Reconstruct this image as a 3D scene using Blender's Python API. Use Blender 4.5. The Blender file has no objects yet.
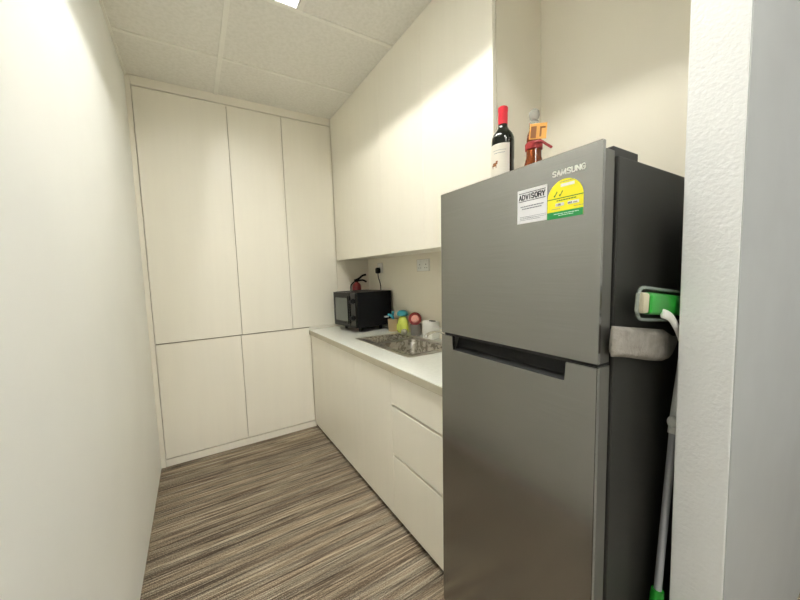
import bpy, bmesh, math, random
from mathutils import Vector, Matrix
random.seed(4)
S = bpy.context.scene
COL = S.collection
# ------------------------------------------------------------------ camera
CAM_Z = 1.3202
F = Vector((0.52534136, 0.84696995, -0.08159876))
R = Vector((0.84792241, -0.52909976, -0.03287903))
U = Vector((0.07102143, 0.05191671, 0.99612279))
cd = bpy.data.cameras.new('camera'); cam = bpy.data.objects.new('camera', cd); COL.objects.link(cam)
m = Matrix.Identity(4)
for i in range(3):
    m[i][0] = R[i]; m[i][1] = U[i]; m[i][2] = -F[i]
m[2][3] = CAM_Z
cam.matrix_world = m
cd.sensor_width = 36; cd.lens = 36 * 332.12 / 800; cd.clip_start = .02
S.camera = cam
# ------------------------------------------------------------------ exposure, world
S.view_settings.view_transform = 'Standard'; S.view_settings.look = 'None'
S.view_settings.gamma = 1; S.view_settings.use_curve_mapping = False
S.view_settings.exposure = 1.03
w = bpy.data.worlds.new('world'); S.world = w; w.use_nodes = True
w.node_tree.nodes['Background'].inputs[0].default_value = (1, .97, .9, 1)
w.node_tree.nodes['Background'].inputs[1].default_value = .1
try: S.cycles.max_bounces = 12; S.cycles.diffuse_bounces = 8; S.cycles.sample_clamp_indirect = 6
except Exception: pass
KITCHEN_LIGHT = 74.0        # strength of the fluorescent tubes in the kitchen troffer
REAR_FILL = 62.0           # the same in the unseen troffer added behind the camera
OFFICE_FILL = 7.0          # strength of the unseen fill panels added over the office

# ------------------------------------------------------------------ materials
def nm(name):
    mt = bpy.data.materials.new(name); mt.use_nodes = True
    nt = mt.node_tree
    return mt, nt, nt.nodes['Principled BSDF']
def setp(b, col=None, rough=None, metal=None, **k):
    if col is not None: b.inputs['Base Color'].default_value = (*col, 1)
    if rough is not None: b.inputs['Roughness'].default_value = rough
    if metal is not None: b.inputs['Metallic'].default_value = metal
    for a, v in k.items(): b.inputs[a.replace('_', ' ')].default_value = v
def mat(name, col, rough=.5, metal=0, var=.04, scale=8, stretch=(1, 1, 1), bump=0, bscale=200, bdist=.002, **k):
    """principled with slight procedural variation of the colour and optional noise bump"""
    mt, nt, b = nm(name); setp(b, col, rough, metal, **k)
    L = nt.links; N = nt.nodes
    tc = N.new('ShaderNodeTexCoord')
    mp = N.new('ShaderNodeMapping'); mp.inputs['Scale'].default_value = stretch
    L.new(tc.outputs['Object'], mp.inputs[0])
    nz = N.new('ShaderNodeTexNoise'); nz.inputs['Scale'].default_value = scale; nz.inputs['Detail'].default_value = 4
    L.new(mp.outputs[0], nz.inputs['Vector'])
    cr = N.new('ShaderNodeValToRGB')
    cr.color_ramp.elements[0].position = .3; cr.color_ramp.elements[1].position = .7
    cr.color_ramp.elements[0].color = (*[max(0, c * (1 - var)) for c in col], 1)
    cr.color_ramp.elements[1].color = (*[min(1, c * (1 + var)) for c in col], 1)
    L.new(nz.outputs[0], cr.inputs[0]); L.new(cr.outputs[0], b.inputs['Base Color'])
    if bump:
        n2 = N.new('ShaderNodeTexNoise'); n2.inputs['Scale'].default_value = bscale; n2.inputs['Detail'].default_value = 5
        L.new(mp.outputs[0], n2.inputs['Vector'])
        bp = N.new('ShaderNodeBump'); bp.inputs['Strength'].default_value = bump; bp.inputs['Distance'].default_value = bdist
        L.new(n2.outputs[0], bp.inputs['Height']); L.new(bp.outputs[0], b.inputs['Normal'])
    return mt
def emit(name, col, s):
    mt, nt, b = nm(name); setp(b, col, .5); b.inputs['Emission Color'].default_value = (*col, 1); b.inputs['Emission Strength'].default_value = s
    return mt

M = {}
M['paint'] = mat('wall paint', (.86, .87, .84), .6, var=.015, scale=3, bump=.12, bscale=140, bdist=.002)
M['plaster'] = mat('rough wall plaster', (.84, .85, .84), .7, var=.02, scale=5, bump=.6, bscale=110, bdist=.004)
M['plain_wall'] = mat('cream wall', (.83, .785, .67), .5, var=.02, scale=2)
M['grey_wall'] = mat('pale grey wall', (.47, .485, .48), .45, var=.03, scale=6)
M['laminate'] = mat('cream laminate', (.88, .845, .745), .36, var=.010, scale=3, stretch=(9, 9, .5))
M['laminate_in'] = mat('cream carcass board', (.62, .57, .44), .5, var=.02)
M['shadow_gap'] = mat('brown edge gap', (.30, .255, .175), .8)
M['kick'] = mat('dark kickboard', (.06, .045, .03), .6)
M['quartz'] = mat('white quartz worktop', (.82, .84, .78), .22, var=.03, scale=60)
M['edge'] = mat('shaded beige worktop edge', (.47, .435, .33), .45)
M['tbar'] = mat('ceiling grid metal', (.86, .85, .79), .5)
M['white_metal'] = mat('white painted metal', (.8, .8, .78), .4)
M['black'] = mat('black plastic', (.004, .004, .005), .5, Specular_IOR_Level=.15)
M['black_matte'] = mat('matte black plastic', (.005, .005, .005), .6, Specular_IOR_Level=.2)
M['black_gloss'] = mat('black glass', (.006, .007, .007), .12, Specular_IOR_Level=.3)
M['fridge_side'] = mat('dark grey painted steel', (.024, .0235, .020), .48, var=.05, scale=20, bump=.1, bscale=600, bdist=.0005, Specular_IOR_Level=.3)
M['door_edge'] = mat('door edge grey', (.13, .128, .112), .4, .5)
M['rubber'] = mat('black rubber', (.01, .01, .01), .7)
M['label_white'] = mat('white label', (.80, .80, .82), .45)
M['label_yellow'] = mat('yellow label', (.88, .80, .02), .4)
M['label_green'] = mat('green label', (.01, .25, .06), .4)
M['ink'] = mat('black ink', (.02, .02, .03), .6)
M['ink_grey'] = mat('grey ink', (.22, .23, .27), .6)
M['ink_green'] = mat('dark green ink', (.05, .22, .03), .6)
M['silver_ink'] = mat('silver lettering', (.75, .75, .70), .3, .3)
M['chrome'] = mat('chrome', (.75, .75, .73), .15, 1)
M['white_plastic'] = mat('white plastic', (.78, .78, .74), .35)
M['red'] = mat('red enamel', (.20, .010, .014), .3)
M['foil_red'] = mat('red foil', (.62, .012, .03), .3)
M['wine_glass'] = mat('dark bottle glass', (.006, .008, .005), .06)
M['wine_label'] = mat('cream paper label', (.80, .76, .66), .6)
M['amber'] = mat('amber liquor', (.17, .040, .010), .12, var=.2, scale=15)
M['clear'] = mat('clear glass stopper', (.62, .62, .58), .08, 0, Transmission_Weight=.6)
M['orange'] = mat('orange paper tag', (.82, .42, .10), .6)
M['orange_dark'] = mat('brown print', (.25, .09, .02), .6)
M['ribbon'] = mat('red ribbon', (.30, .015, .015), .5)
M['bright_green'] = mat('green plastic', (.012, .25, .02), .35, var=.15, scale=12)
M['clear_rim'] = mat('clear plastic', (.40, .46, .42), .15, 0, Alpha=.45)
M['beige_foam'] = mat('beige foam', (.50, .46, .33), .9)
M['cloth'] = mat('grey microfibre', (.27, .25, .22), .95, var=.18, scale=35, bump=.8, bscale=160, bdist=.004)
M['pole'] = mat('grey aluminium tube', (.42, .43, .46), .4, .3)
M['cardboard'] = mat('brown card', (.40, .30, .17), .8)
M['teal'] = mat('teal plastic', (.03, .30, .36), .4)
M['soap'] = mat('yellow green dish soap', (.62, .70, .12), .2)
M['grey_cup'] = mat('grey cup', (.22, .21, .19), .4)
M['pink'] = mat('pink sponge', (.80, .38, .33), .9, var=.2, scale=60)
M['red_sponge'] = mat('red scourer', (.25, .03, .03), .9)
M['dark_wood'] = mat('dark skirting', (.08, .045, .03), .5)

def carpet():
    mt, nt, b = nm('striped carpet'); N = nt.nodes; L = nt.links
    setp(b, rough=.95); b.inputs['Specular IOR Level'].default_value = .15
    tc = N.new('ShaderNodeTexCoord')
    sx = N.new('ShaderNodeSeparateXYZ'); L.new(tc.outputs['Object'], sx.inputs[0])
    def math_(op, a, b_=None, c=None):
        n = N.new('ShaderNodeMath'); n.operation = op
        for i, v in enumerate((a, b_, c)):
            if v is None: continue
            if isinstance(v, (int, float)): n.inputs[i].default_value = v
            else: L.new(v, n.inputs[i])
        return n.outputs[0]
    # half metre tiles: every other one shifted in its stripe pattern
    tx = math_('FLOOR', math_('DIVIDE', math_('ADD', sx.outputs[0], .10), 1.0))
    yo = math_('ADD', sx.outputs[1], math_('MULTIPLY', tx, 0.0))
    def noise1(scale, xs, detail=2, off=0.0, rough=.5):
        cb = N.new('ShaderNodeCombineXYZ'); L.new(math_('MULTIPLY', sx.outputs[0], xs), cb.inputs[0]); L.new(yo, cb.inputs[1]); cb.inputs[2].default_value = off
        n = N.new('ShaderNodeTexNoise'); n.inputs['Scale'].default_value = scale; n.inputs['Detail'].default_value = detail
        n.inputs['Roughness'].default_value = rough
        L.new(cb.outputs[0], n.inputs['Vector']); return n.outputs[0]
    fine = noise1(120, .03, 3, rough=.75); broad = noise1(16, .02, 1.5, 4.0); hue = noise1(24, .012, 1, 9.0)
    tuft = N.new('ShaderNodeTexNoise'); tuft.inputs['Scale'].default_value = 230; tuft.inputs['Detail'].default_value = 2; L.new(tc.outputs['Object'], tuft.inputs['Vector'])
    v = math_('ADD', math_('MULTIPLY', fine, .62), math_('MULTIPLY', broad, .38))
    def ridge(scale, off, wdt):
        n_ = noise1(scale, .014, 1.5, off)
        q = math_('ABSOLUTE', math_('SUBTRACT', n_, .5))
        m_ = N.new('ShaderNodeMapRange'); m_.interpolation_type = 'SMOOTHSTEP'
        m_.inputs[1].default_value = 0; m_.inputs[2].default_value = wdt; m_.inputs[3].default_value = 1; m_.inputs[4].default_value = 0
        L.new(q, m_.inputs[0]); return m_.outputs[0]
    v = math_('ADD', .5, math_('MULTIPLY', math_('SUBTRACT', v, .5), .75))
    v = math_('SUBTRACT', v, math_('MULTIPLY', ridge(42, 21.0, .022), .13))
    v = math_('SUBTRACT', v, math_('MULTIPLY', ridge(30, 51.0, .014), .13))
    v = math_('ADD', v, math_('MULTIPLY', ridge(34, 33.0, .018), .12))
    v = math_('ADD', v, math_('MULTIPLY', ridge(47, 71.0, .022), .09))
    v = math_('ADD', v, math_('MULTIPLY', math_('SUBTRACT', tuft.outputs[0], .5), .55))
    cr = N.new('ShaderNodeValToRGB'); L.new(v, cr.inputs[0])
    E = cr.color_ramp.elements
    E[0].position = .36; E[0].color = (.050, .037, .027, 1)
    E[1].position = .66; E[1].color = (.44, .385, .30, 1)
    for p, c in ((.44, (.105, .082, .060, 1)), (.51, (.195, .158, .118, 1)), (.58, (.30, .248, .185, 1))):
        e = E.new(p); e.color = c
    hc = N.new('ShaderNodeValToRGB'); L.new(hue, hc.inputs[0])
    hc.color_ramp.elements[0].position = .42; hc.color_ramp.elements[0].color = (.97, 1.0, 1.0, 1)
    hc.color_ramp.elements[1].position = .58; hc.color_ramp.elements[1].color = (1.0, .96, .90, 1)
    mx = N.new('ShaderNodeMix'); mx.data_type = 'RGBA'; mx.blend_type = 'MULTIPLY'; mx.inputs[0].default_value = 1
    L.new(cr.outputs[0], mx.inputs[6]); L.new(hc.outputs[0], mx.inputs[7])
    L.new(mx.outputs[2], b.inputs['Base Color'])
    bp = N.new('ShaderNodeBump'); bp.inputs['Strength'].default_value = .5; bp.inputs['Distance'].default_value = .004
    L.new(v, bp.inputs['Height']); L.new(bp.outputs[0], b.inputs['Normal'])
    return mt
M['carpet'] = carpet()

def brushed(name, col, rough, scale=(60, 5, 700)):
    mt, nt, b = nm(name); N = nt.nodes; L = nt.links
    setp(b, col, rough, 1)
    tc = N.new('ShaderNodeTexCoord'); mp = N.new('ShaderNodeMapping'); mp.inputs['Scale'].default_value = scale
    L.new(tc.outputs['Object'], mp.inputs[0])
    nz = N.new('ShaderNodeTexNoise'); nz.inputs['Scale'].default_value = 1; nz.inputs['Detail'].default_value = 5; L.new(mp.outputs[0], nz.inputs['Vector'])
    cr = N.new('ShaderNodeValToRGB'); cr.color_ramp.elements[0].position = .3; cr.color_ramp.elements[1].position = .7
    cr.color_ramp.elements[0].color = (*[c * .95 for c in col], 1); cr.color_ramp.elements[1].color = (*[min(1, c * 1.05) for c in col], 1)
    L.new(nz.outputs[0], cr.inputs[0]); L.new(cr.outputs[0], b.inputs['Base Color'])
    mr = N.new('ShaderNodeMapRange'); mr.inputs[3].default_value = rough - .02; mr.inputs[4].default_value = rough + .03
    L.new(nz.outputs[0], mr.inputs[0]); L.new(mr.outputs[0], b.inputs['Roughness'])
    return mt
M['steel'] = brushed('brushed graphite steel', (.315, .313, .303), .21)

def sink_steel():
    mt, nt, b = nm('dappled sink steel'); N = nt.nodes; L = nt.links
    setp(b, (.55, .53, .48), .36, .85)
    tc = N.new('ShaderNodeTexCoord')
    v = N.new('ShaderNodeTexNoise'); v.inputs['Scale'].default_value = 22; v.inputs['Detail'].default_value = 3; v.inputs['Distortion'].default_value = 1.2
    L.new(tc.outputs['Object'], v.inputs['Vector'])
    cr = N.new('ShaderNodeValToRGB'); cr.color_ramp.elements[0].position = .44; cr.color_ramp.elements[1].position = .56
    cr.color_ramp.elements[0].color = (.22, .20, .165, 1); cr.color_ramp.elements[1].color = (.50, .475, .42, 1)
    L.new(v.outputs[0], cr.inputs[0]); L.new(cr.outputs[0], b.inputs['Base Color'])
    bp = N.new('ShaderNodeBump'); bp.inputs['Strength'].default_value = .3; bp.inputs['Distance'].default_value = .004
    L.new(v.outputs[0], bp.inputs['Height']); L.new(bp.outputs[0], b.inputs['Normal'])
    return mt
M['sink_pattern'] = sink_steel()
M['sink_steel'] = mat('satin sink steel', (.60, .58, .52), .3, .9, var=.06, scale=30)

def ceiling_mat():
    mt, nt, b = nm('mineral fibre tile'); N = nt.nodes; L = nt.links
    setp(b, rough=.9)
    tc = N.new('ShaderNodeTexCoord')
    n1 = N.new('ShaderNodeTexNoise'); n1.inputs['Scale'].default_value = 55; n1.inputs['Detail'].default_value = 6; L.new(tc.outputs['Object'], n1.inputs['Vector'])
    cr = N.new('ShaderNodeValToRGB'); cr.color_ramp.elements[0].position = .34; cr.color_ramp.elements[1].position = .6
    cr.color_ramp.elements[0].color = (.77, .755, .70, 1); cr.color_ramp.elements[1].color = (.83, .815, .765, 1)
    L.new(n1.outputs[0], cr.inputs[0]); L.new(cr.outputs[0], b.inputs['Base Color'])
    bp = N.new('ShaderNodeBump'); bp.inputs['Strength'].default_value = .5; bp.inputs['Distance'].default_value = .004
    L.new(n1.outputs[0], bp.inputs['Height']); L.new(bp.outputs[0], b.inputs['Normal'])
    return mt
M['ceiling'] = ceiling_mat()
M['lamp'] = emit('lit diffuser', (1.0, .985, .93), KITCHEN_LIGHT)
M['rear_fill'] = emit('added rear fill tube', (1.0, .985, .95), REAR_FILL)
M['office_fill'] = emit('office fill diffuser', (1.0, .99, .96), OFFICE_FILL)

# ------------------------------------------------------------------ builders
def link(name, me, m_, parent=None):
    o = bpy.data.objects.new(name, me); COL.objects.link(o)
    if m_ is not None: me.materials.append(m_)
    if parent: o.parent = parent
    return o
def obj(name, bm, m_, parent=None, smooth=False, angle=35):
    me = bpy.data.meshes.new(name)
    bmesh.ops.recalc_face_normals(bm, faces=bm.faces)
    if smooth:
        for f in bm.faces: f.smooth = True
        for e in bm.edges:
            if len(e.link_faces) == 2 and e.calc_face_angle(0) > math.radians(angle): e.smooth = False
    bm.to_mesh(me); bm.free()
    return link(name, me, m_, parent)
def box(bm, x0, x1, y0, y1, z0, z1, bev=0, seg=2, mtx=None):
    mm = Matrix.Translation(((x0 + x1) / 2, (y0 + y1) / 2, (z0 + z1) / 2)) @ Matrix.Diagonal((abs(x1 - x0), abs(y1 - y0), abs(z1 - z0), 1))
    r = bmesh.ops.create_cube(bm, size=1, matrix=mm)
    vs = r['verts']
    if bev:
        es = list({e for v in vs for e in v.link_edges})
        r2 = bmesh.ops.bevel(bm, geom=es, offset=bev, segments=seg, affect='EDGES', profile=.5)
        vs = list({v for f in r2['faces'] for v in f.verts} | {v for v in vs if v.is_valid})
    if mtx is not None: bmesh.ops.transform(bm, matrix=mtx, verts=vs)
    return vs
def B(*a, **k):
    bm = bmesh.new(); box(bm, *a, **k); return bm
def lathe(bm, prof, c=(0, 0, 0), seg=32, mtx=None):
    rings = []; new = []
    for r, z in prof:
        if r < 1e-6: v = bm.verts.new((c[0], c[1], c[2] + z)); rings.append([v]); new.append(v)
        else:
            ring = [bm.verts.new((c[0] + r * math.cos(2 * math.pi * i / seg), c[1] + r * math.sin(2 * math.pi * i / seg), c[2] + z)) for i in range(seg)]
            rings.append(ring); new += ring
    for a, b in zip(rings, rings[1:]):
        for i in range(seg):
            j = (i + 1) % seg
            if len(a) == 1 and len(b) == 1: continue
            if len(a) == 1: bm.faces.new((a[0], b[j], b[i]))
            elif len(b) == 1: bm.faces.new((a[i], a[j], b[0]))
            else: bm.faces.new((a[i], a[j], b[j], b[i]))
    if mtx is not None: bmesh.ops.transform(bm, matrix=mtx, verts=new)
    return bm
def tube(bm, pts, rad, seg=12, flat=1.0):
    pts = [Vector(p) for p in pts]; n = len(pts)
    rad = rad if isinstance(rad, (list, tuple)) else [rad] * n
    rings = []; ref = None
    for i, p in enumerate(pts):
        t = (pts[min(i + 1, n - 1)] - pts[max(i - 1, 0)]).normalized()
        if ref is None: ref = Vector((0, 1, 0)) if abs(t.y) < .9 else Vector((1, 0, 0))
        a = t.cross(ref).normalized(); b = a.cross(t).normalized(); ref = b
        rings.append([bm.verts.new(p + a * math.cos(2 * math.pi * k / seg) * rad[i] + b * math.sin(2 * math.pi * k / seg) * rad[i] * flat) for k in range(seg)])
    for a, b in zip(rings, rings[1:]):
        for i in range(seg): bm.faces.new((a[i], a[(i + 1) % seg], b[(i + 1) % seg], b[i]))
    bm.faces.new(rings[0]); bm.faces.new(rings[-1])
    return bm
def prism(bm, pts2, fn, d0, d1):
    """extrude a 2-D outline; fn(u, v, d) -> 3-D point"""
    a = [bm.verts.new(fn(u, v, d0)) for u, v in pts2]; b = [bm.verts.new(fn(u, v, d1)) for u, v in pts2]
    n = len(a); bm.faces.new(a); bm.faces.new(b[::-1])
    for i in range(n): bm.faces.new((a[i], b[i], b[(i + 1) % n], a[(i + 1) % n]))
    return bm
def spline(ctrl, n=8):
    ctrl = [Vector(c) for c in ctrl]; out = []
    for i in range(len(ctrl) - 1):
        p0 = ctrl[max(i - 1, 0)]; p1 = ctrl[i]; p2 = ctrl[i + 1]; p3 = ctrl[min(i + 2, len(ctrl) - 1)]
        for k in range(n):
            t = k / n
            out.append(.5 * ((2 * p1) + (p2 - p0) * t + (2 * p0 - 5 * p1 + 4 * p2 - p3) * t * t + (3 * p1 - p0 - 3 * p2 + p3) * t ** 3))
    out.append(ctrl[-1]); return out
def empty(name, loc, label, cat, group=None, rz=0):
    o = bpy.data.objects.new(name, None); COL.objects.link(o); o.location = loc; o.rotation_euler = (0, 0, rz); o.empty_display_size = .05
    tag(o, label, cat, group); return o
def tag(o, label, cat, group=None):
    o['label'] = label; o['category'] = cat
    if group: o['group'] = group
    return o
def struct(name, bm, m_):
    o = obj(name, bm, m_); o['kind'] = 'structure'; return o
def text_mesh(name, s, size, m_, parent, loc, extrude=.0003, width=None, offset=0.0, shear=0.0):
    """lettering on a surface that faces the room's -X side: local x runs towards -Y, local y upwards"""
    c = bpy.data.curves.new(name + '_curve', 'FONT'); c.body = s; c.size = size; c.extrude = extrude; c.align_x = 'LEFT'; c.offset = offset; c.shear = shear; c.space_character = 1.08
    t = bpy.data.objects.new(name + '_tmp', c); COL.objects.link(t)
    bpy.context.view_layer.update()
    me = bpy.data.meshes.new_from_object(t.evaluated_get(bpy.context.evaluated_depsgraph_get()))
    bpy.data.objects.remove(t)
    xs = [v.co.x for v in me.vertices]; x0, x1 = min(xs), max(xs)
    k = (width / (x1 - x0)) if width else 1
    for v in me.vertices:
        x, y, z = (v.co.x - x0) * k, v.co.y, v.co.z
        v.co = (-z, -x, y)
    me.name = name
    o = link(name, me, m_, parent); o.location = loc
    return o

GLYPH = {'S': [[(1, .86), (.72, 1), (.25, 1), (0, .80), (.1, .60), (.85, .42), (1, .22), (.75, 0), (.25, 0), (0, .14)]],
         'A': [[(0, 0), (.5, 1), (1, 0)], [(.2, .32), (.8, .32)]],
         'M': [[(0, 0), (.06, 1), (.5, .12), (.94, 1), (1, 0)]],
         'U': [[(0, 1), (0, .25), (.25, 0), (.75, 0), (1, .25), (1, 1)]],
         'N': [[(0, 0), (0, 1), (1, 0), (1, 1)]],
         'G': [[(1, .84), (.72, 1), (.28, 1), (0, .75), (0, .25), (.28, 0), (.72, 0), (1, .2), (1, .48), (.55, .48)]],
         'D': [[(0, 0), (0, 1), (.6, 1), (1, .7), (1, .3), (.6, 0), (0, 0)]],
         'V': [[(0, 1), (.5, 0), (1, 1)]], 'I': [[(.5, 0), (.5, 1)]],
         'O': [[(.28, 0), (0, .3), (0, .7), (.28, 1), (.72, 1), (1, .7), (1, .3), (.72, 0), (.28, 0)]],
         'R': [[(0, 0), (0, 1), (.75, 1), (1, .85), (1, .62), (.75, .47), (0, .47)], [(.55, .47), (1, 0)]],
         'Y': [[(0, 1), (.5, .48), (1, 1)], [(.5, .48), (.5, 0)]]}
def block_letters(name, word, parent, m_, y_left, z0, width, height, stroke, x0, x1):
    """strokes as flat bars on a -X facing surface; the word reads towards -Y"""
    bm = bmesh.new(); adv = [.55 if c == 'I' else 1.3 if c == 'M' else 1 for c in word]; gap = .42
    k = width / (sum(adv) + gap * (len(word) - 1)); u0 = 0
    for c, a in zip(word, adv):
        for line in GLYPH[c]:
            for (ax, ay), (bx, by) in zip(line, line[1:]):
                if c == 'I': ax = bx = .5
                p = Vector((y_left - (u0 + ax * a) * k, z0 + ay * height)); q = Vector((y_left - (u0 + bx * a) * k, z0 + by * height))
                d = (q - p).normalized(); n_ = Vector((-d.y, d.x)) * stroke / 2; p = p - d * stroke * .35; q = q + d * stroke * .35
                pr_ = [p + n_, q + n_, q - n_, p - n_]
                prism(bm, [tuple(v) for v in pr_], lambda u, v, dd: (dd, u, v), x0, x1)
        u0 += a + gap
    return obj(name, bm, m_, parent)

# ------------------------------------------------------------------ the room
XL, YB, H, XR = -.28, 2.812, 2.651, 1.409
struct('floor', B(XL - .1, 3.6, -3.2, YB + .2, -.05, 0), M['carpet'])
struct('wall_left', B(XL - .1, XL, -3.2, YB + .2, 0, H + .3), M['paint'])
struct('wall_back', B(XL, XR + .1, YB + .1, YB + .2, 0, H + .3), M['plain_wall'])
struct('wall_right', B(XR, XR + .1, .32, YB + .1, 0, H + .3), M['plain_wall'])
PX, PYN, PYF = .982, .217, .318
struct('wall_partition', B(PX, 3.5, PYN + .002, PYF, 0, H + .3, bev=.003, seg=2), M['plaster'])
struct('wall_near', B(PX + .002, 3.5, PYN, PYN + .003, 0, H + .3), M['grey_wall'])
struct('wall_office_right', B(3.5, 3.6, -3.2, PYF, 0, H + .3), M['grey_wall'])
struct('wall_office_rear', B(XL - .1, 3.6, -3.3, -3.2, 0, H + .3), M['paint'])
# ceiling of tiles with the openings of the recessed fittings left free
LX0, LX1, LY0, LY1 = .250, .537, .57, 1.75
LZ0, LZ1 = -1.25, -.07
OFF = [(1.9, -1.0), (.6, -2.3), (1.9, -2.3)]
bm = bmesh.new()
box(bm, XL, 3.5, LY1, YB + .1, H, H + .03)
box(bm, XL, LX0, LY0, LY1, H, H + .03)
box(bm, LX1, 3.5, LY0, LY1, H, H + .03)
box(bm, XL, 3.5, LZ1, LY0, H, H + .03)
box(bm, XL, LX0, LZ0, LZ1, H, H + .03)
box(bm, LX1, 3.5, LZ0, LZ1, H, H + .03)
box(bm, XL, 3.5, -3.2, LZ0, H, H + .03)
struct('ceiling', bm, M['ceiling'])
# visible ceiling grid
tb = .013
n = 1
for y in (2.352, 1.762, 1.162, .556):
    segs = [(XL, 1.115 if y > 1 else XR)] if y != 1.162 else [(XL, LX0 - .03), (LX1 + .03, 1.115)]
    bm = bmesh.new()
    for a, b in segs: box(bm, a, b, y - tb + .002, y + tb - .002, H - .006, H + .001, bev=.001)
    struct('trim_%d' % n, bm, M['tbar']); n += 1
bm = bmesh.new(); box(bm, .222, .248, -.06, YB, H - .007, H + .001, bev=.001); struct('trim_%d' % n, bm, M['tbar']); n += 1
bm = bmesh.new(); box(bm, .541, .563, LY0, LY1, H - .006, H + .001, bev=.001); struct('trim_%d' % n, bm, M['tbar']); n += 1
bm = bmesh.new(); box(bm, XL, XL + .012, .2, YB, H - .012, H, bev=.001); struct('trim_%d' % n, bm, M['tbar']); n += 1

# recessed kitchen light
D = .215
M['housing'] = mat('satin reflector housing', (.50, .50, .49), .5)
def troffer(LY0, LY1, lab, lm):
  t = empty('ceiling_light', ((LX0 + LX1) / 2, (LY0 + LY1) / 2, H), lab, 'ceiling light')
  def off(bm):
    bmesh.ops.translate(bm, vec=-t.location, verts=bm.verts); return bm
  bm = bmesh.new(); e = .002
  box(bm, LX0 - e, LX0 + .004, LY0, LY1, H - .004, H + D); box(bm, LX1 - .004, LX1 + e, LY0, LY1, H - .004, H + D)
  box(bm, LX0, LX1, LY0 - e, LY0 + .004, H - .004, H + D); box(bm, LX0, LX1, LY1 - .004, LY1 + e, H - .004, H + D)
  obj('housing', off(bm), M['housing'], t)
  obj('reflector', off(B(LX0, LX1, LY0, LY1, H + D - .004, H + D)), M['housing'], t)
  for x in (LX0 + .038, LX1 - .038):
    bm = bmesh.new(); tube(bm, [(x, LY0 + .006, H + D - .026), (x, LY1 - .006, H + D - .026)], .014, 14); obj('tube', off(bm), lm, t, smooth=True)
troffer(LY0, LY1, 'recessed rectangular ceiling light, switched on, above the kitchen aisle', M['lamp'])
troffer(LZ0, LZ1, 'added recessed fill light behind the camera, unseen, in line with the kitchen one', M['rear_fill'])  # added out of view to brighten the pillar and the left wall
# fill panels added on the office ceiling, unseen behind the camera
for i, (x, y) in enumerate(OFF):
    q = empty('office_fill_panel', (x, y, H), 'square fill panel added on the office ceiling, unseen behind the camera', 'ceiling light', 'added office fill panels')
    obj('frame', B(-.3, .3, -.3, .3, -.012, -.001, bev=.002), M['white_metal'], q)
    obj('diffuser', B(-.28, .28, -.28, .28, -.016, -.012), M['office_fill'], q)

# ------------------------------------------------------------------ cabinets on the back wall
FT = .018
def door_x(name, x0, x1, z0, z1, parent, y=YB, g=.0018, base=(0, 0, 0), m_=None):
    bm = B(x0 + g, x1 - g, y, y + FT, z0 + g, z1 - g, bev=.0014)
    bmesh.ops.translate(bm, vec=-Vector(base), verts=bm.verts)
    return obj(name, bm, m_ or M['laminate'], parent)
def wardrobe(x0, x1, z0, z1, label, cat='cabinet'):
    base = ((x0 + x1) / 2, YB + FT, z0)
    c = empty('cupboard', base, label, cat, 'full-height cupboards on the end wall')
    bm = B(x0, x1, YB + FT + .004, YB + .098, z0, z1)
    bmesh.ops.translate(bm, vec=-Vector(base), verts=bm.verts)
    obj('carcass', bm, M['shadow_gap'], c)
    door_x('door', x0, x1, z0, z1, c, base=base)
wardrobe(-.250, .297, .882, 2.588, 'tall cream cupboard door next to the left wall, widest of the upper three')
wardrobe(.297, .683, .882, 2.588, 'tall cream cupboard door in the middle of the upper three on the end wall')
wardrobe(.683, 1.093, .882, 2.588, 'tall cream cupboard door beside the wall cabinets, standing above the worktop corner')
wardrobe(-.250, .288, .056, .878, 'low cream cupboard door on the end wall, next to the left wall')
wardrobe(.288, .828, .056, .878, 'low cream cupboard door on the end wall, next to the base units')
struct('trim_%d' % n, B(XL, -.252, YB - .002, YB + .098, 0, H, bev=.001), M['laminate']); n += 1
struct('trim_%d' % n, B(-.250, 1.10, YB - .002, YB + .098, 2.592, H, bev=.001), M['laminate']); n += 1
struct('trim_%d' % n, B(.83, 1.094, YB + .001, YB + .098, .8605, .8805), M['laminate']); n += 1
struct('baseboard_back', B(-.250, .838, YB + .001, YB + .098, 0, .050, bev=.001), M['laminate']); 
struct('trim_%d' % n, B(1.095, XR, YB + .004, YB + .098, .82, 1.449), M['plain_wall']); n += 1

# ------------------------------------------------------------------ base units (fronts face -X)
XC, CT = .83, .86
YE = .965
def door_y(name, y0, y1, z0, z1, parent, base, x=XC, g=.001, gz=None, m_=None, bev=.0014):
    gz = g if gz is None else gz
    bm = B(x, x + FT, y0 + g, y1 - g, z0 + gz, z1 - gz, bev=bev)
    bmesh.ops.translate(bm, vec=-Vector(base), verts=bm.verts)
    return obj(name, bm, m_ or M['laminate'], parent)
base = (1.1, 2.13, 0)
su = empty('sink_cabinet', base, 'long cream base cabinet with flat doors under the sink', 'cabinet')
bm = bmesh.new()
for a in ((XC + FT + .003, 1.40, 1.460, 1.478, .03, .80), (XC + FT + .003, 1.40, YB - .02, YB - .002, .03, .80), (XC + FT + .003, 1.40, 1.478, YB - .02, .03, .05), (1.39, 1.40, 1.478, YB - .02, .05, .80),
          (XC + FT + .003, XC + .04, 1.478, YB - .02, .76, .817), (XC + FT + .003, XC + .03, 1.478, YB - .02, .05, .76)):
    box(bm, *a)
bmesh.ops.translate(bm, vec=-Vector(base), verts=bm.verts); obj('carcass', bm, M['laminate_in'], su)
for a, b in ((1.46, 1.91), (1.91, 2.36), (2.36, 2.81)): door_y('door', a, b, .028, .819, su, base, g=.0008)
bm = B(XC + .028, 1.40, 1.46, YB - .002, 0, .03); bmesh.ops.translate(bm, vec=-Vector(base), verts=bm.verts); obj('plinth', bm, M['kick'], su)
base = (1.1, 1.21, 0)
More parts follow.
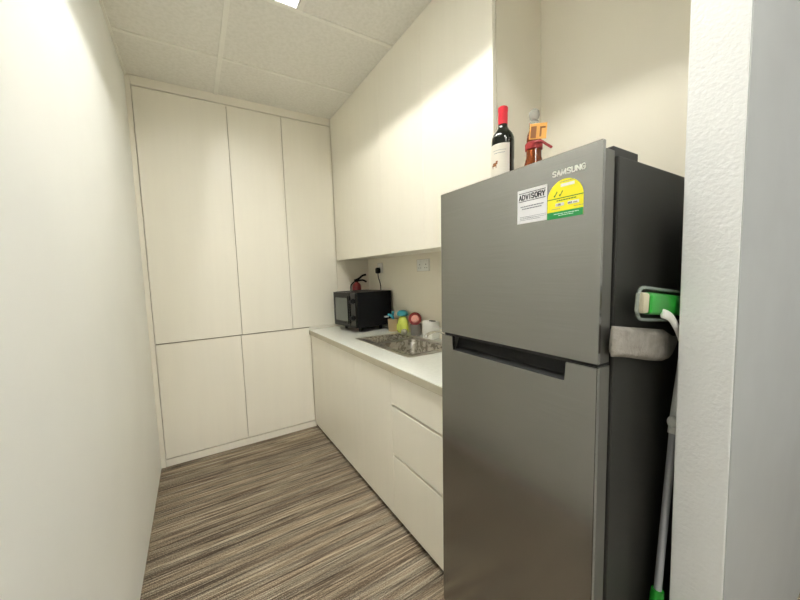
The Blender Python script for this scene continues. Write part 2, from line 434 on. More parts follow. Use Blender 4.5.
du = empty('drawer_cabinet', base, 'cream base unit with three drawers between the sink cabinet and the fridge', 'cabinet')
bm = B(XC + FT + .004, 1.40, YE, 1.459, .03, .817); bmesh.ops.translate(bm, vec=-Vector(base), verts=bm.verts); obj('carcass', bm, M['shadow_gap'], du)
bm = B(XC + .028, 1.40, YE, 1.459, 0, .03); bmesh.ops.translate(bm, vec=-Vector(base), verts=bm.verts); obj('plinth', bm, M['kick'], du)
for z0, z1 in ((.644, .815), (.374, .634), (.028, .364)):
    door_y('drawer', YE, 1.459, z0, z1, du, base, g=.0012, bev=.002)
# worktop with a cut-out for the sink
SX0, SX1, SY0, SY1 = .975, 1.325, 1.495, 2.150
bm = bmesh.new()
x0, x1, y0, y1 = .816, XR - .002, YE - .012, YB - .002
vs = {}
xs = (x0, SX0, SX1, x1); ys = (y0, SY0, SY1, y1)
for zi, z in enumerate((CT - .040, CT)):
    for i, x in enumerate(xs):
        for j, y in enumerate(ys): vs[i, j, zi] = bm.verts.new((x, y, z))
for zi in (0, 1):
    for i in range(3):
        for j in range(3):
            if (i, j) == (1, 1): continue
            bm.faces.new((vs[i, j, zi], vs[i + 1, j, zi], vs[i + 1, j + 1, zi], vs[i, j + 1, zi]))
for i in range(3):
    for j in (0, 3): bm.faces.new((vs[i, j, 0], vs[i + 1, j, 0], vs[i + 1, j, 1], vs[i, j, 1]))
for j in range(3):
    for i in (0, 3): bm.faces.new((vs[i, j, 0], vs[i, j + 1, 0], vs[i, j + 1, 1], vs[i, j, 1]))
for a, b in (((1, 1), (2, 1)), ((2, 1), (2, 2)), ((2, 2), (1, 2)), ((1, 2), (1, 1))):
    bm.faces.new((vs[(*a, 0)], vs[(*b, 0)], vs[(*b, 1)], vs[(*a, 1)]))
es = [e for e in bm.edges if all(abs(v.co.x - x0) < 1e-5 for v in e.verts) and abs(e.verts[0].co.z - e.verts[1].co.z) < 1e-5]
bmesh.ops.bevel(bm, geom=es, offset=.003, segments=2, affect='EDGES')
wt = obj('worktop', bm, M['quartz']); obj('edge_shade_strip', B(.8152, .8162, YE - .012, YB - .002, CT - .040, CT - .0035), M['edge'], wt); tag(wt, 'white stone worktop over the cream base units', 'worktop')  # thin strip whose darker beige carries the shade of the vertical front edge

# ------------------------------------------------------------------ wall cabinets
ZU, XU = 1.447, 1.095
seams = [.992, 1.487, 1.962, 2.42, YB - .001]
for i, lab in enumerate(('cream wall cabinet above the fridge end of the worktop, with the open side panel', 'cream wall cabinet above the sink, second from the fridge',
                         'cream wall cabinet above the dish soap, third from the fridge', 'cream wall cabinet above the microwave, in the corner')):
    a, b = seams[i], seams[i + 1]
    base = (1.25, (a + b) / 2, H - .001)
    c = empty('wall_cabinet', base, lab, 'cabinet', 'wall cabinets over the worktop')
    bm = bmesh.new(); box(bm, XU + FT + .005, XR - .001, a + .0003, b - .0003, ZU + .006, H - .001)
    bmesh.ops.translate(bm, vec=-Vector(base), verts=bm.verts); obj('carcass', bm, M['plain_wall'] if i == 0 else M['laminate'], c)
    door_y('door', a, b, ZU - .002, H - .001, c, base, x=XU, g=.0006, bev=.0010)

# ------------------------------------------------------------------ fridge
ROT = math.radians(-.88)
LEAN = math.radians(1.1)
FB = (.757 - .0300, .385, 0)
fr = empty('refrigerator', FB, 'two-door graphite steel refrigerator at the end of the worktop', 'refrigerator', rz=ROT)
fr.rotation_euler = (0, LEAN, ROT)
W_ = .555
def fo(name, bm, m_, par=None, **k): return obj(name, bm, m_, par or fr, **k)
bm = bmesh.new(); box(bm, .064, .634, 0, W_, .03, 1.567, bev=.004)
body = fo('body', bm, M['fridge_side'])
fo('door_gasket', B(.050, .066, .008, W_ - .008, .06, 1.555), M['rubber'])
for y in (.05, W_ - .05):
    for x in (.10, .58):
        b_ = lathe(bmesh.new(), [(0, .0125 * (x > .3)), (.018, .0125 * (x > .3)), (.018, .025), (.012, .032), (0, .032)], (x, y, 0), 16); fo('foot', b_, M['rubber'], smooth=True)
# freezer door: steel front with a raised lip at its top
ZS = 1.1010
def front_door(name, outline_notch, z0, z1):
    bm = bmesh.new()
    prof = [(0, z0), (W_, z0)] + outline_notch + []
    return bm
fd = fo('freezer_door', B(.010, .050, .001, W_ - .001, ZS, 1.574, bev=.002), M['door_edge'])
bm = bmesh.new(); box(bm, 0, .0125, 0, W_, ZS, 1.59, bev=.0025, seg=3); skin = fo('steel_front', bm, M['steel'], fd)
# lower door: steel front with the long grip recess cut into its top edge
Z1, ZR = 1.0935, 1.045
ya, yb_ = .076, .494
ol = [(0, .06), (W_, .06), (W_, Z1), (yb_ + .003, Z1), (yb_, Z1 - .004), (yb_, ZR + .003), (yb_ - .003, ZR), (ya + .003, ZR), (ya, ZR + .003), (ya, Z1 - .003), (ya - .003, Z1), (0, Z1)]
ld = bmesh.new(); prism(ld, ol, lambda u, v, d: (d, u, v), .0105, .050)
ld = fo('refrigerator_door', ld, M['door_edge'])
bm = bmesh.new(); prism(bm, ol, lambda u, v, d: (d, u, v), 0, .0115)
bmesh.ops.bevel(bm, geom=[e for e in bm.edges if all(abs(v.co.x) < 1e-6 for v in e.verts)], offset=.0016, segments=2, affect='EDGES'); fo('steel_front', bm, M['steel'], ld)
bm = bmesh.new(); prism(bm, [(.006, ZR - .001), (.048, ZR - .001), (.048, ZS + .0), (.034, ZS + .0), (.020, ZR + .012)], lambda u, v, d: (u, d, v), ya, yb_)
fo('grip_recess', bm, M['black_matte'], ld)
fo('gap_strip', B(.012, .050, .006, W_ - .006, Z1 - .002, ZS + .002), M['rubber'])
hc = fo('hinge_cover', B(.062, .175, .010, .070, 1.566, 1.590, bev=.003), M['fridge_side'])
# lettering and stickers; Y runs from the near edge (0) to the far edge (W_)
block_letters('maker_lettering', 'SAMSUNG', fr, M['silver_ink'], .1165, 1.5385, .0790, .0115, .0026, -.0009, .0003)
def flat(pts, d0=-.0008, d1=.0002):
    bm = bmesh.new(); prism(bm, pts, lambda u, v, d: (d, u, v), d0, d1); return bm
def rect(y0, y1, z0, z1, d0=-.0008, d1=.0002): return flat([(y0, z0), (y1, z0), (y1, z1), (y0, z1)], d0, d1)
adv = fo('advisory_sticker', rect(.1315, .2200, 1.4400, 1.5270), M['label_white']); adv['label'] = 'white sticker headed ADVISORY'
block_letters('lettering', 'ADVISORY', adv, M['ink'], .2145, 1.5017, .0770, .0120, .0027, -.0013, -.0006)
bm = bmesh.new()
for z in (1.5175, 1.4965): box(bm, -.0012, -.0008, .1355, .2160, z, z + .0014)
obj('rule', bm, M['ink'], adv)
def text_lines(parent, m_, rows):
    bm = bmesh.new()
    for (ys, ye, z, h) in rows:
        y = ye
        while y > ys:
            l = random.uniform(.003, .008); l = min(l, y - ys)
            box(bm, -.0012, -.0008, y - l, y, z, z + h); y -= l + .0012
    obj('small_print', bm, m_, parent)
text_lines(adv, M['ink_grey'], [(.1400, .2100, 1.4820, .0026), (.1460, .2050, 1.4760, .0026)])
text_lines(adv, M['ink_grey'], [(.1340, .2120, 1.4560, .0010), (.1340, .2120, 1.4520, .0010), (.1500, .2120, 1.4480, .0010)])
cy, cz, rr = .0850, 1.4830, .0450
arc = [(cy + rr * math.cos(a), cz + rr * math.sin(a)) for a in [math.pi * i / 28 for i in range(29)]]
en = fo('energy_sticker', flat([(cy - rr, 1.4385), (cy + rr, 1.4385)] + arc), M['label_yellow']); en['label'] = 'yellow energy label with two ticks'
obj('green_band', rect(cy - rr, cy + rr, 1.4380, 1.4545, -.0011, .0002), M['label_green'], en)
obj('rule', rect(cy - rr, cy + rr, 1.4840, 1.4860, -.0011, 0), M['ink_green'], en)
for a in ((.0610, .0950, 1.5105, 1.5175), (.0495, .0770, 1.4670, 1.4740), (.0860, .1080, 1.4670, 1.4740)): obj('white_panel', B(-.0011, 0, *a), M['label_white'], en)
text_lines(en, M['ink_green'], [(.0560, .1050, 1.4785, .0024)])
text_lines(en, M['ink_grey'], [(.0640, .0980, 1.5215, .0012)])
text_lines(en, M['ink_grey'], [(.0950, .1180, 1.4605, .0010)])
text_lines(en, M['ink_grey'], [(.0400, .0620, 1.4605, .0010)])
text_mesh('lettering', '138', .0068, M['ink'], en, (-.0014, .1040, 1.4680))
text_mesh('lettering', '360', .0068, M['ink'], en, (-.0014, .0765, 1.4680)); text_mesh('lettering', 'kWh', .0045, M['ink'], en, (-.0014, .0625, 1.4680))
bm = bmesh.new()
for y in (.1130, .0990):
    prism(bm, [(y, 1.4910), (y - .0026, 1.4890), (y - .0100, 1.5010), (y - .0080, 1.5020), (y - .0030, 1.4933), (y - .0012, 1.4947)][::-1], lambda u, v, d: (d, u, v), -.0012, -.0002)
obj('tick', bm, M['ink_green'], en)
text_lines(en, M['label_white'], [(.0500, .1120, 1.4480, .0014), (.0620, .1000, 1.4440, .0014)])

# ------------------------------------------------------------------ bottles on the fridge
TOPZ = 1.5635
wb = empty('wine_bottle', (.925, .800, TOPZ + .0009), 'dark red-wine bottle with a red foil neck and cream label on the fridge', 'bottle')
wb.rotation_euler = (0, LEAN, 0)
prof = [(0, 0), (.034, 0), (.0375, .004), (.0375, .185), (.0365, .198), (.031, .212), (.022, .223), (.0160, .233), (.0145, .245), (.0140, .292), (0, .292)]
obj('glass', lathe(bmesh.new(), prof, seg=40), M['wine_glass'], wb, smooth=True)
obj('foil', lathe(bmesh.new(), [(.0146, .243), (.0155, .244), (.0155, .285), (.0165, .287), (.0165, .298), (.014, .301), (0, .301)], seg=32), M['foil_red'], wb, smooth=True)
def wrap(r, z0, z1, a0, a1, n=18):
    bm = bmesh.new(); A = []; Bv = []
    for i in range(n + 1):
        a = a0 + (a1 - a0) * i / n
        A.append(bm.verts.new((r * math.cos(a), r * math.sin(a), z0))); Bv.append(bm.verts.new((r * math.cos(a), r * math.sin(a), z1)))
    for i in range(n): bm.faces.new((A[i], A[i + 1], Bv[i + 1], Bv[i]))
    return bm
toC = math.atan2(-.80, -.925)
lb = obj('paper_label', wrap(.0379, .055, .172, toC - 1.75 , toC + .62), M['wine_label'], wb, smooth=True); 
bm = wrap(.0382, .150, .1512, toC - 1.0, toC + .3); b2 = wrap(.0382, .141, .1425, toC - .8, toC + .2)
o = obj('printed_line', bm, M['ink_grey'], lb); o = obj('printed_line', b2, M['ink_grey'], lb)
bm = bmesh.new()
for (a0, a1, z0, z1) in ((-1.05, -.55, .100, .107), (-.95, -.45, .106, .112), (-.62, -.42, .112, .117), (-1.0, -.92, .094, .101), (-.62, -.55, .094, .101)):
    q = wrap(.0383, z0, z1, toC + a0, toC + a1, 5); me_ = bpy.data.meshes.new('t'); q.to_mesh(me_); bm.from_mesh(me_); q.free(); bpy.data.meshes.remove(me_)
obj('printed_emblem', bm, M['orange_dark'], lb)

lq = empty('liquor_bottle', (.955, .700, TOPZ + .0003), 'amber liquor bottle with clear stopper, orange tag and red ribbon on the fridge', 'bottle')
obj('glass', lathe(bmesh.new(), [(0, 0), (.034, 0), (.037, .005), (.036, .05), (.030, .085), (.0235, .11), (.0225, .16), (.021, .18), (.015, .195), (.013, .215), (0, .215)], seg=36), M['amber'], lq, smooth=True)
obj('stopper', lathe(bmesh.new(), [(0, .213), (.013, .213), (.0135, .222), (.010, .226), (.014, .232), (.0165, .240), (.0155, .252), (.010, .258), (0, .259)], seg=24), M['clear'], lq, smooth=True)
obj('stopper_collar', lathe(bmesh.new(), [(.0135, .205), (.0165, .206), (.0165, .216), (.0135, .217)], seg=24), M['chrome'], lq, smooth=True)
lq.rotation_euler = (0, LEAN, 0); ta = math.atan2(-.700, -.955)
rotm = Matrix.Rotation(ta, 4, 'Z') @ Matrix.Rotation(math.radians(-4), 4, 'X')
bm = bmesh.new(); box(bm, .0235, .0255, -.026, .024, .158, .206, bev=.0008, mtx=rotm); tg = obj('paper_tag', bm, M['orange'], lq)
bm = bmesh.new(); box(bm, .0257, .0262, -.022, -.006, .162, .197, mtx=rotm); obj('tag_print', bm, M['orange_dark'], tg)
bm = bmesh.new(); box(bm, .0257, .0262, .004, .009, .165, .195, mtx=rotm); box(bm, .0257, .0262, .004, .020, .190, .195, mtx=rotm); obj('tag_print', bm, M['orange_dark'], tg)
obj('ribbon', lathe(bmesh.new(), [(.0235, .132), (.0262, .134), (.0268, .152), (.0240, .156)], seg=28), M['ribbon'], lq, smooth=True)
rt = Vector((math.cos(ta + math.pi / 2), math.sin(ta + math.pi / 2), 0)); fw_ = Vector((math.cos(ta), math.sin(ta), 0))
bm = bmesh.new(); tube(bm, spline([fw_ * .025 + Vector((0, 0, .148)), fw_ * .03 + rt * .018 + Vector((0, 0, .15)), fw_ * .028 + rt * .038 + Vector((0, 0, .136)), fw_ * .028 + rt * .052 + Vector((0, 0, .125))]), [.004] * 24 + [.002], 8, .35)
obj('ribbon_end', bm, M['ribbon'], lq, smooth=True)

# ------------------------------------------------------------------ microwave
mw = empty('microwave', (1.046, 2.335, CT), 'black microwave oven on the worktop in the corner', 'microwave', rz=math.radians(6.5))
MW, MD, Z0, Z9 = .360, .345, .040, .319
bm = bmesh.new(); box(bm, .018, MD, 0, MW, Z0, Z9, bev=.006); obj('casing', bm, M['black'], mw)
bm = bmesh.new(); box(bm, 0, .018, .092, MW, Z0 + .002, Z9 - .002, bev=.004); md = obj('door', bm, M['black_gloss'], mw)
mg = mat('smoked oven window', (.10, .11, .10), .12)
obj('window', B(-.001, .001, .120, MW - .035, Z0 + .045, Z9 - .045, bev=.0008), mg, md)
obj('door_handle', B(-.014, -.004, .097, .108, Z0 + .03, Z9 - .03, bev=.003), M['black_gloss'], md)
cp = obj('control_panel', B(0, .018, .002, .090, Z0 + .002, Z9 - .002, bev=.004), M['black_gloss'], mw)
for z in (.25, .12):
    bm = lathe(bmesh.new(), [(0, 0), (.022, 0), (.022, .004), (.016, .006), (.014, .020), (0, .021)], seg=24)
    bmesh.ops.transform(bm, matrix=Matrix.Translation((0, .046, z)) @ Matrix.Rotation(-math.pi / 2, 4, 'Y'), verts=bm.verts)
    obj('dial', bm, M['black'], cp, smooth=True)
for x in (.085, MD - .06):
    for y in (.085, MW - .05): obj('foot', lathe(bmesh.new(), [(0, 0), (.012, 0), (.014, Z0 + .002), (0, Z0 + .002)], (x, y, 0), 14), M['rubber'], mw, smooth=True)

# ------------------------------------------------------------------ fire extinguisher in the corner behind the microwave
fx = empty('fire_extinguisher', (1.262, 2.770, CT), 'small red fire extinguisher with black handle behind the microwave', 'fire extinguisher')
prof = [(0, 0), (.034, 0), (.039, .006), (.040, .02), (.040, .335), (.038, .355), (.032, .372), (.020, .382), (.014, .386), (.014, .392), (0, .392)]
obj('cylinder', lathe(bmesh.new(), prof, seg=32), M['red'], fx, smooth=True)
obj('valve', lathe(bmesh.new(), [(.0, .390), (.014, .390), (.014, .410), (.009, .416), (0, .416)], seg=20), M['black'], fx, smooth=True)
dirx = Vector((.848, -.53, 0))
bm = bmesh.new(); tube(bm, spline([dirx * -.022 + Vector((0, 0, .404)), dirx * .02 + Vector((0, 0, .420)), dirx * .055 + Vector((0, 0, .446)), dirx * .088 + Vector((0, 0, .454))]), .009, 10, .8); obj('upper_lever', bm, M['black'], fx, smooth=True)
bm = bmesh.new(); tube(bm, spline([dirx * -.015 + Vector((0, 0, .396)), dirx * .03 + Vector((0, 0, .404)), dirx * .06 + Vector((0, 0, .404)), dirx * .09 + Vector((0, 0, .388))]), .008, 10, .8); obj('carry_handle', bm, M['black'], fx, smooth=True)
bm = bmesh.new(); tube(bm, spline([dirx * -.012 + Vector((0, 0, .398)), dirx * -.05 + Vector((0, 0, .365)), dirx * -.056 + Vector((0, 0, .30)), dirx * -.054 + Vector((0, 0, .18))]), .006, 10); obj('hose', bm, M['black'], fx, smooth=True)

# ------------------------------------------------------------------ sockets, plug and cable
def socket(y0, y1, z0, z1, label, rows):
    s = empty('wall_socket', (XR, (y0 + y1) / 2, (z0 + z1) / 2), label, 'socket')
    w2, h2 = (y1 - y0) / 2, (z1 - z0) / 2
    pl = obj('faceplate', B(-.010, -.0003, -w2, w2, -h2, h2, bev=.002), M['white_plastic'], s)
    for k in range(rows):
        c = -w2 + (k + .5) * (2 * w2 / rows)
        obj('switch', B(-.0135, -.0095, c - .011, c + .011, h2 * .40, h2 * .82, bev=.001), M['white_plastic'], pl)
        bm = bmesh.new()
        box(bm, -.0106, -.0098, c - .004, c + .004, h2 * .02, h2 * .22)
        for d in (-1, 1): box(bm, -.0106, -.0098, c + d * .012 - .0045, c + d * .012 + .0045, -h2 * .50, -h2 * .38)
        obj('pin_holes', bm, M['grey_cup'], pl)
    bm = bmesh.new()
    for (a, b, c, d) in ((-w2, w2, h2 - .002, h2), (-w2, w2, -h2, -h2 + .002), (-w2, -w2 + .002, -h2, h2), (w2 - .002, w2, -h2, h2)): box(bm, -.0104, -.0098, a, b, c, d)
    obj('edge_line', bm, mat('plate edge shadow grey', (.45, .38, .32), .6), pl)
socket(1.86, 2.006, 1.326, 1.412, 'double white wall socket above the sink, nothing plugged in', 2)
socket(2.53, 2.616, 1.325, 1.411, 'single white wall socket above the microwave with a black plug in it', 1)
pg = empty('power_plug', (XR - .0105, 2.572, 1.350), 'black plug and hanging cable in the single wall socket', 'plug')
obj('plug_body', B(-.040, -.0003, -.022, .022, -.030, .022, bev=.014, seg=4), M['black'], pg)
bm = bmesh.new(); tube(bm, spline([(-.02, 0, -.025), (-.02, -.002, -.06), (-.018, -.03, -.12), (-.016, -.035, -.20), (-.016, -.03, -.29)]), .0042, 10); obj('cable', bm, M['black'], pg, smooth=True)

# ------------------------------------------------------------------ sink and tap
base = (1.15, 1.885, CT)
sk = empty('kitchen_sink', base, 'stainless steel sink with drainboard set into the white worktop', 'sink')
def so(bm): bmesh.ops.translate(bm, vec=-Vector(base), verts=bm.verts); return bm
ox0, ox1, oy0, oy1 = .955, 1.345, 1.476, 2.170
bx0, bx1, by0, by1 = 1.02, 1.285, 1.545, 1.90
bm = bmesh.new()
def ring(x0, x1, y0, y1, z, r, n=5):
    out = []
    for (cx_, cy_, a0) in ((x1 - r, y1 - r, 0), (x0 + r, y1 - r, 90), (x0 + r, y0 + r, 180), (x1 - r, y0 + r, 270)):
        for k in range(n + 1):
            a = math.radians(a0 + 90 * k / n); out.append(bm.verts.new((cx_ + r * math.cos(a), cy_ + r * math.sin(a), z)))
    return out
def bridge(a, b):
    for i in range(len(a)): bm.faces.new((a[i], a[(i + 1) % len(a)], b[(i + 1) % len(a)], b[i]))
# deck with bowl: rim edge -> deck level -> bowl
r0 = ring(ox0, ox1, oy0, oy1, CT + .0004, .012); r1 = ring(ox0 + .002, ox1 - .002, oy0 + .002, oy1 - .002, CT + .004, .012)
r2 = ring(ox0 + .022, ox1 - .022, oy0 + .022, oy1 - .022, CT + .003, .012)
r3 = ring(ox0 + .026, ox1 - .026, oy0 + .026, oy1 - .026, CT - .002, .012)
bridge(r0, r1); bridge(r1, r2); bridge(r2, r3)
rim = obj('rim', so(bm), M['sink_steel'], sk, smooth=True, angle=50)
bm = bmesh.new()
b0 = ring(bx0, bx1, by0, by1, CT - .002, .04); 
b1 = ring(bx0 + .006, bx1 - .006, by0 + .006, by1 - .006, CT - .012, .04); b2 = ring(bx0 + .012, bx1 - .012, by0 + .012, by1 - .012, CT - .13, .05); b3 = ring(bx0 + .04, bx1 - .04, by0 + .04, by1 - .04, CT - .15, .04)
bridge(b0, b1); bridge(b1, b2); bridge(b2, b3); bm.faces.new(b3)
bowl = obj('bowl', so(bm), M['sink_pattern'], sk, smooth=True, angle=60)
bm = bmesh.new()
ix0, ix1, iy0, iy1 = ox0 + .026, ox1 - .026, oy0 + .026, oy1 - .026
o_ = ring(ix0, ix1, iy0, iy1, CT - .002, .012); i_ = ring(bx0, bx1, by0, by1, CT - .002, .04); bridge(o_, i_)
for k in range(9):
    x = 1.03 + k * .031
    tube(bm, [(x, 1.95, CT - .001), (x, 1.97, CT + .001), (x, 2.115, CT + .001), (x, 2.132, CT - .001)], .006, 8, .5)
obj('drainboard', so(bm), M['sink_pattern'], sk, smooth=True, angle=50)
obj('drain', lathe(bmesh.new(), [(0, .004), (.02, .004), (.03, .001), (.040, .003), (.042, 0), (0, 0)], (1.152 - base[0], 1.72 - base[1], -.150), 24), M['chrome'], sk, smooth=True)

tp = empty('mixer_tap', (1.372, 1.672, CT), 'chrome mixer tap with a white-topped lever behind the sink', 'tap')
obj('tap_body', lathe(bmesh.new(), [(0, 0), (.026, 0), (.026, .006), (.020, .012), (.019, .085), (.021, .10), (.018, .112), (0, .116)], seg=24), M['chrome'], tp, smooth=True)
bm = bmesh.new(); tube(bm, spline([(0, 0, .07), (-.05, -.005, .10), (-.13, -.015, .108), (-.175, -.02, .095), (-.182, -.02, .07)]), .012, 14); obj('spout', bm, M['chrome'], tp, smooth=True)
bm = bmesh.new(); box(bm, -.085, .01, -.012, .012, 0, .012, bev=.004, mtx=Matrix.Translation((0, 0, .118)) @ Matrix.Rotation(math.radians(8), 4, 'Y')); obj('lever', bm, M['white_plastic'], tp)
for c_ in tp.children: c_.scale = (.9, 1, .72)

# ------------------------------------------------------------------ things behind the sink
ZI = CT + .0002
def at(name, x, y, label, cat, z=ZI, rz=0): return empty(name, (x, y, z), label, cat, rz=rz)
b_ = at('card_cup', 1.335, 2.262, 'small brown cup holding the dish brush, beside the microwave', 'cup')
obj('cup_wall', lathe(bmesh.new(), [(0, 0), (.040, 0), (.042, .004), (.045, .098), (.043, .098), (.039, .006), (0, .006)], seg=24), M['cardboard'], b_, smooth=True)
db = at('dish_brush', 1.335, 2.262, 'teal dish brush with white bristles leaning in the brown cup', 'brush', z=ZI + .0075)
bm = bmesh.new(); tube(bm, spline([(.004, -.004, 0), (0, -.006, .08), (-.02, -.030, .128), (-.028, -.048, .150)]), [.006] * 16 + [.009] * 9, 12); obj('handle', bm, M['teal'], db, smooth=True)
bm = bmesh.new(); tube(bm, spline([(0, -.006, .085), (-.018, .012, .118), (-.035, .025, .122)]), [.009] * 8 + [.011] * 9, 12); obj('brush_head', bm, M['teal'], db, smooth=True)
bm = bmesh.new(); box(bm, -.062, -.032, .012, .040, .103, .114, bev=.003); obj('bristles', bm, M['white_plastic'], db)
ds = at('dish_soap_bottle', 1.352, 2.150, 'yellow-green dish soap bottle with a teal cap behind the sink', 'bottle')
bm = bmesh.new(); lathe(bm, [(0, 0), (.040, 0), (.044, .005), (.045, .05), (.040, .085), (.028, .112), (.014, .122), (.014, .130), (0, .130)], seg=28)
bmesh.ops.scale(bm, vec=(.80, 1.28, 1.05), verts=bm.verts); obj('bottle_body', bm, M['soap'], ds, smooth=True)
bm = bmesh.new(); lathe(bm, [(.0, .130), (.036, .130), (.042, .136), (.040, .158), (.026, .170), (.012, .173), (0, .174)], seg=24); obj('cap', bm, M['teal'], ds, smooth=True)
bm = bmesh.new(); box(bm, -.039, -.034, -.026, .026, .02, .07, bev=.001); obj('bottle_label', bm, M['soap'], ds)
gc = at('grey_pot', 1.362, 1.990, 'dark grey pot behind the sink holding a red and pink sponge', 'pot')
obj('pot_wall', lathe(bmesh.new(), [(0, 0), (.036, 0), (.038, .004), (.042, .082), (.040, .082), (.036, .006), (0, .006)], seg=28), M['grey_cup'], gc, smooth=True)
sp = at('sponge', 1.358, 1.990, 'red-edged pink sponge standing in the dark grey pot', 'sponge', z=ZI + .0070)
bm = lathe(bmesh.new(), [(.030, -.016), (.044, -.014), (.048, 0), (.044, .014), (.030, .016), (.028, 0), (.030, -.016)], seg=28)
ROTS = Matrix.Translation((0, 0, .115)) @ Matrix.Rotation(math.radians(-33), 4, 'Z') @ Matrix.Rotation(math.radians(90), 4, 'X')
bmesh.ops.transform(bm, matrix=ROTS, verts=bm.verts); obj('scourer_edge', bm, M['red_sponge'], sp, smooth=True)
bm = lathe(bmesh.new(), [(0, -.021), (.022, -.020), (.033, -.010), (.033, .010), (.022, .020), (0, .021)], seg=24)
bmesh.ops.transform(bm, matrix=ROTS, verts=bm.verts); obj('sponge_core', bm, M['pink'], sp, smooth=True)
bm = bmesh.new(); box(bm, -.012, .012, -.018, .018, 0, .075, bev=.004); obj('sponge_stem', bm, M['red_sponge'], sp)
sd = at('soap_holder', 1.368, 1.815, 'white soap holder with a dark opening behind the sink', 'holder')
bm = bmesh.new(); box(bm, -.036, .036, -.058, .058, 0, .125, bev=.014, seg=4); obj('holder_body', bm, M['white_plastic'], sd, smooth=True)
bm = bmesh.new(); lathe(bm, [(0, .1252), (.030, .1252), (.030, .128), (0, .128)], seg=24); bmesh.ops.scale(bm, vec=(.6, 1, 1), verts=bm.verts); bmesh.ops.translate(bm, vec=(-.005, -.025, 0), verts=bm.verts); obj('opening', bm, M['black'], sd, smooth=True)
sh = at('steel_scourer', 1.30, 2.05, 'small ball of steel wool lying on the sink rim by the grey pot', 'scourer', z=CT + .004)
bm = bmesh.new(); bmesh.ops.create_icosphere(bm, subdivisions=3, radius=.024, matrix=Matrix.Translation((0, 0, .018)))
for v in bm.verts: v.co += (v.co - Vector((0, 0, .018))) * random.uniform(-.12, .12); v.co.z = max(v.co.z, 0)
bm2 = bm; o = obj('wool', bm2, M['sink_steel'], sh)

# ------------------------------------------------------------------ mop between the fridge and the partition
mp = empty('mop', (.884, .3405, 0), 'upturned mop with grey pole and green grip beside the fridge', 'mop')
def mo(bm): bmesh.ops.translate(bm, vec=-mp.location, verts=bm.verts); return bm
PY = .3405
P0, P1, P2 = Vector((.884, PY, .003)), Vector((.9755, PY, .472)), Vector((1.040, PY, .885))
bm = bmesh.new(); tube(bm, [P0, P0.lerp(P1, .02), P0.lerp(P1, .97), P1], [.010, .0150, .0150, .0135], 18); obj('grip', mo(bm), M['bright_green'], mp, smooth=True)
bm = bmesh.new(); tube(bm, [P1 - (P2 - P1) * .02, P2], .0088, 16); obj('pole', mo(bm), M['pole'], mp, smooth=True)
P3 = Vector((1.115, PY, 1.145))
bm = bmesh.new(); tube(bm, [P2 - (P3 - P2) * .03, P3], .0115, 16); obj('upper_tube', mo(bm), M['white_plastic'], mp, smooth=True)
bm = bmesh.new(); bmesh.ops.create_uvsphere(bm, u_segments=16, v_segments=10, radius=.014, matrix=Matrix.Translation((1.024, PY - .004, .914)) @ Matrix.Diagonal((.9, .9, 1.2, 1))); obj('lock_knob', mo(bm), M['white_plastic'], mp, smooth=True)
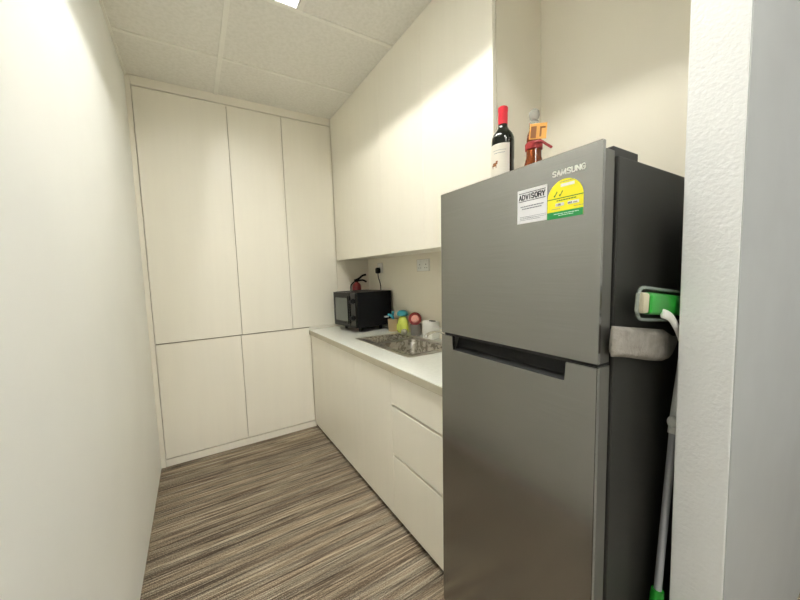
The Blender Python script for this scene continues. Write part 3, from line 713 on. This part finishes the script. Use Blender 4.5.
# head: green plate with a clear bumper
hm = Matrix.Translation((.975, PY, 1.222)) @ Matrix.Rotation(math.radians(6.5), 4, 'Y')
bm = bmesh.new(); vs = box(bm, -.118, .16, -.012, .012, -.026, .024, bev=.009, seg=3, mtx=hm); hd = obj('mop_head', mo(bm), M['bright_green'], mp, smooth=True, angle=45)
bm = bmesh.new()
ol = []
for (cx_, cz_, a0) in ((.145, .008, 0), (-.128, .008, 90), (-.128, -.012, 180), (.145, -.012, 270)):
    for k in range(6):
        a = math.radians(a0 + 18 * k); ol.append((cx_ + .026 * math.cos(a), 0, cz_ + .026 * math.sin(a)))
ol.append(ol[0])
tube(bm, ol, .0038, 8); bmesh.ops.transform(bm, matrix=hm, verts=bm.verts); obj('bumper', mo(bm), M['clear_rim'], hd, smooth=True)
bm = bmesh.new(); box(bm, -.146, -.117, -.010, .010, -.024, .022, bev=.006, seg=2, mtx=hm); obj('foam_end', mo(bm), M['beige_foam'], hd, smooth=True)
bm = bmesh.new(); tube(bm, spline([(.915, PY - .012, 1.207), (.955, PY - .014, 1.195), (.995, PY - .014, 1.165), (1.030, PY - .013, 1.130), (1.08, PY - .002, 1.110)]), [.007] + [.011] * 31 + [.011], 12, .4)
obj('strap', mo(bm), M['white_plastic'], mp, smooth=True)
# grey microfibre cloth clamped below the head
cl = empty('cleaning_cloth', (.93, .352, 1.085), 'folded grey microfibre cloth hanging under the green mop head beside the fridge', 'cloth')
bm = bmesh.new()
nx, nz = 40, 14
def cp_(u, v, s):
    x = .766 + .336 * u
    top = 1.190 - .050 * u - .022 * max(0, (u - .75) / .25); bot = 1.122 - .052 * min(1, u / .75) + .055 * max(0, (u - .80) / .2) ** 1.5
    z = bot + (top - bot) * v
    e_ = (min(1, u / .05, (1 - u) / .05)) ** .5 if 0 < u < 1 else 0
    e2 = (min(1, v / .15, (1 - v) / .15)) ** .5 if 0 < v < 1 else 0
    th = .010 * e_ * e2 * (1 + .15 * math.sin(u * 17 + v * 5)) + .002
    z += .0012 * math.sin(u * 9) * (1 - v)
    return Vector((x, .3640 + s * th, z))
for s in (-1, 1):
    g_ = [[bm.verts.new(cp_(i / nx, j / nz, s)) for j in range(nz + 1)] for i in range(nx + 1)]
    for i in range(nx):
        for j in range(nz): bm.faces.new((g_[i][j], g_[i + 1][j], g_[i + 1][j + 1], g_[i][j + 1]))
    if s == -1: ga = g_
    else: gb = g_
for i in range(nx):
    bm.faces.new((ga[i][0], ga[i + 1][0], gb[i + 1][0], gb[i][0])); bm.faces.new((ga[i][nz], ga[i + 1][nz], gb[i + 1][nz], gb[i][nz]))
for j in range(nz):
    bm.faces.new((ga[0][j], ga[0][j + 1], gb[0][j + 1], gb[0][j])); bm.faces.new((ga[nx][j], ga[nx][j + 1], gb[nx][j + 1], gb[nx][j]))
bmesh.ops.translate(bm, vec=-cl.location, verts=bm.verts); obj('folded_cloth', bm, M['cloth'], cl, smooth=True, angle=80)
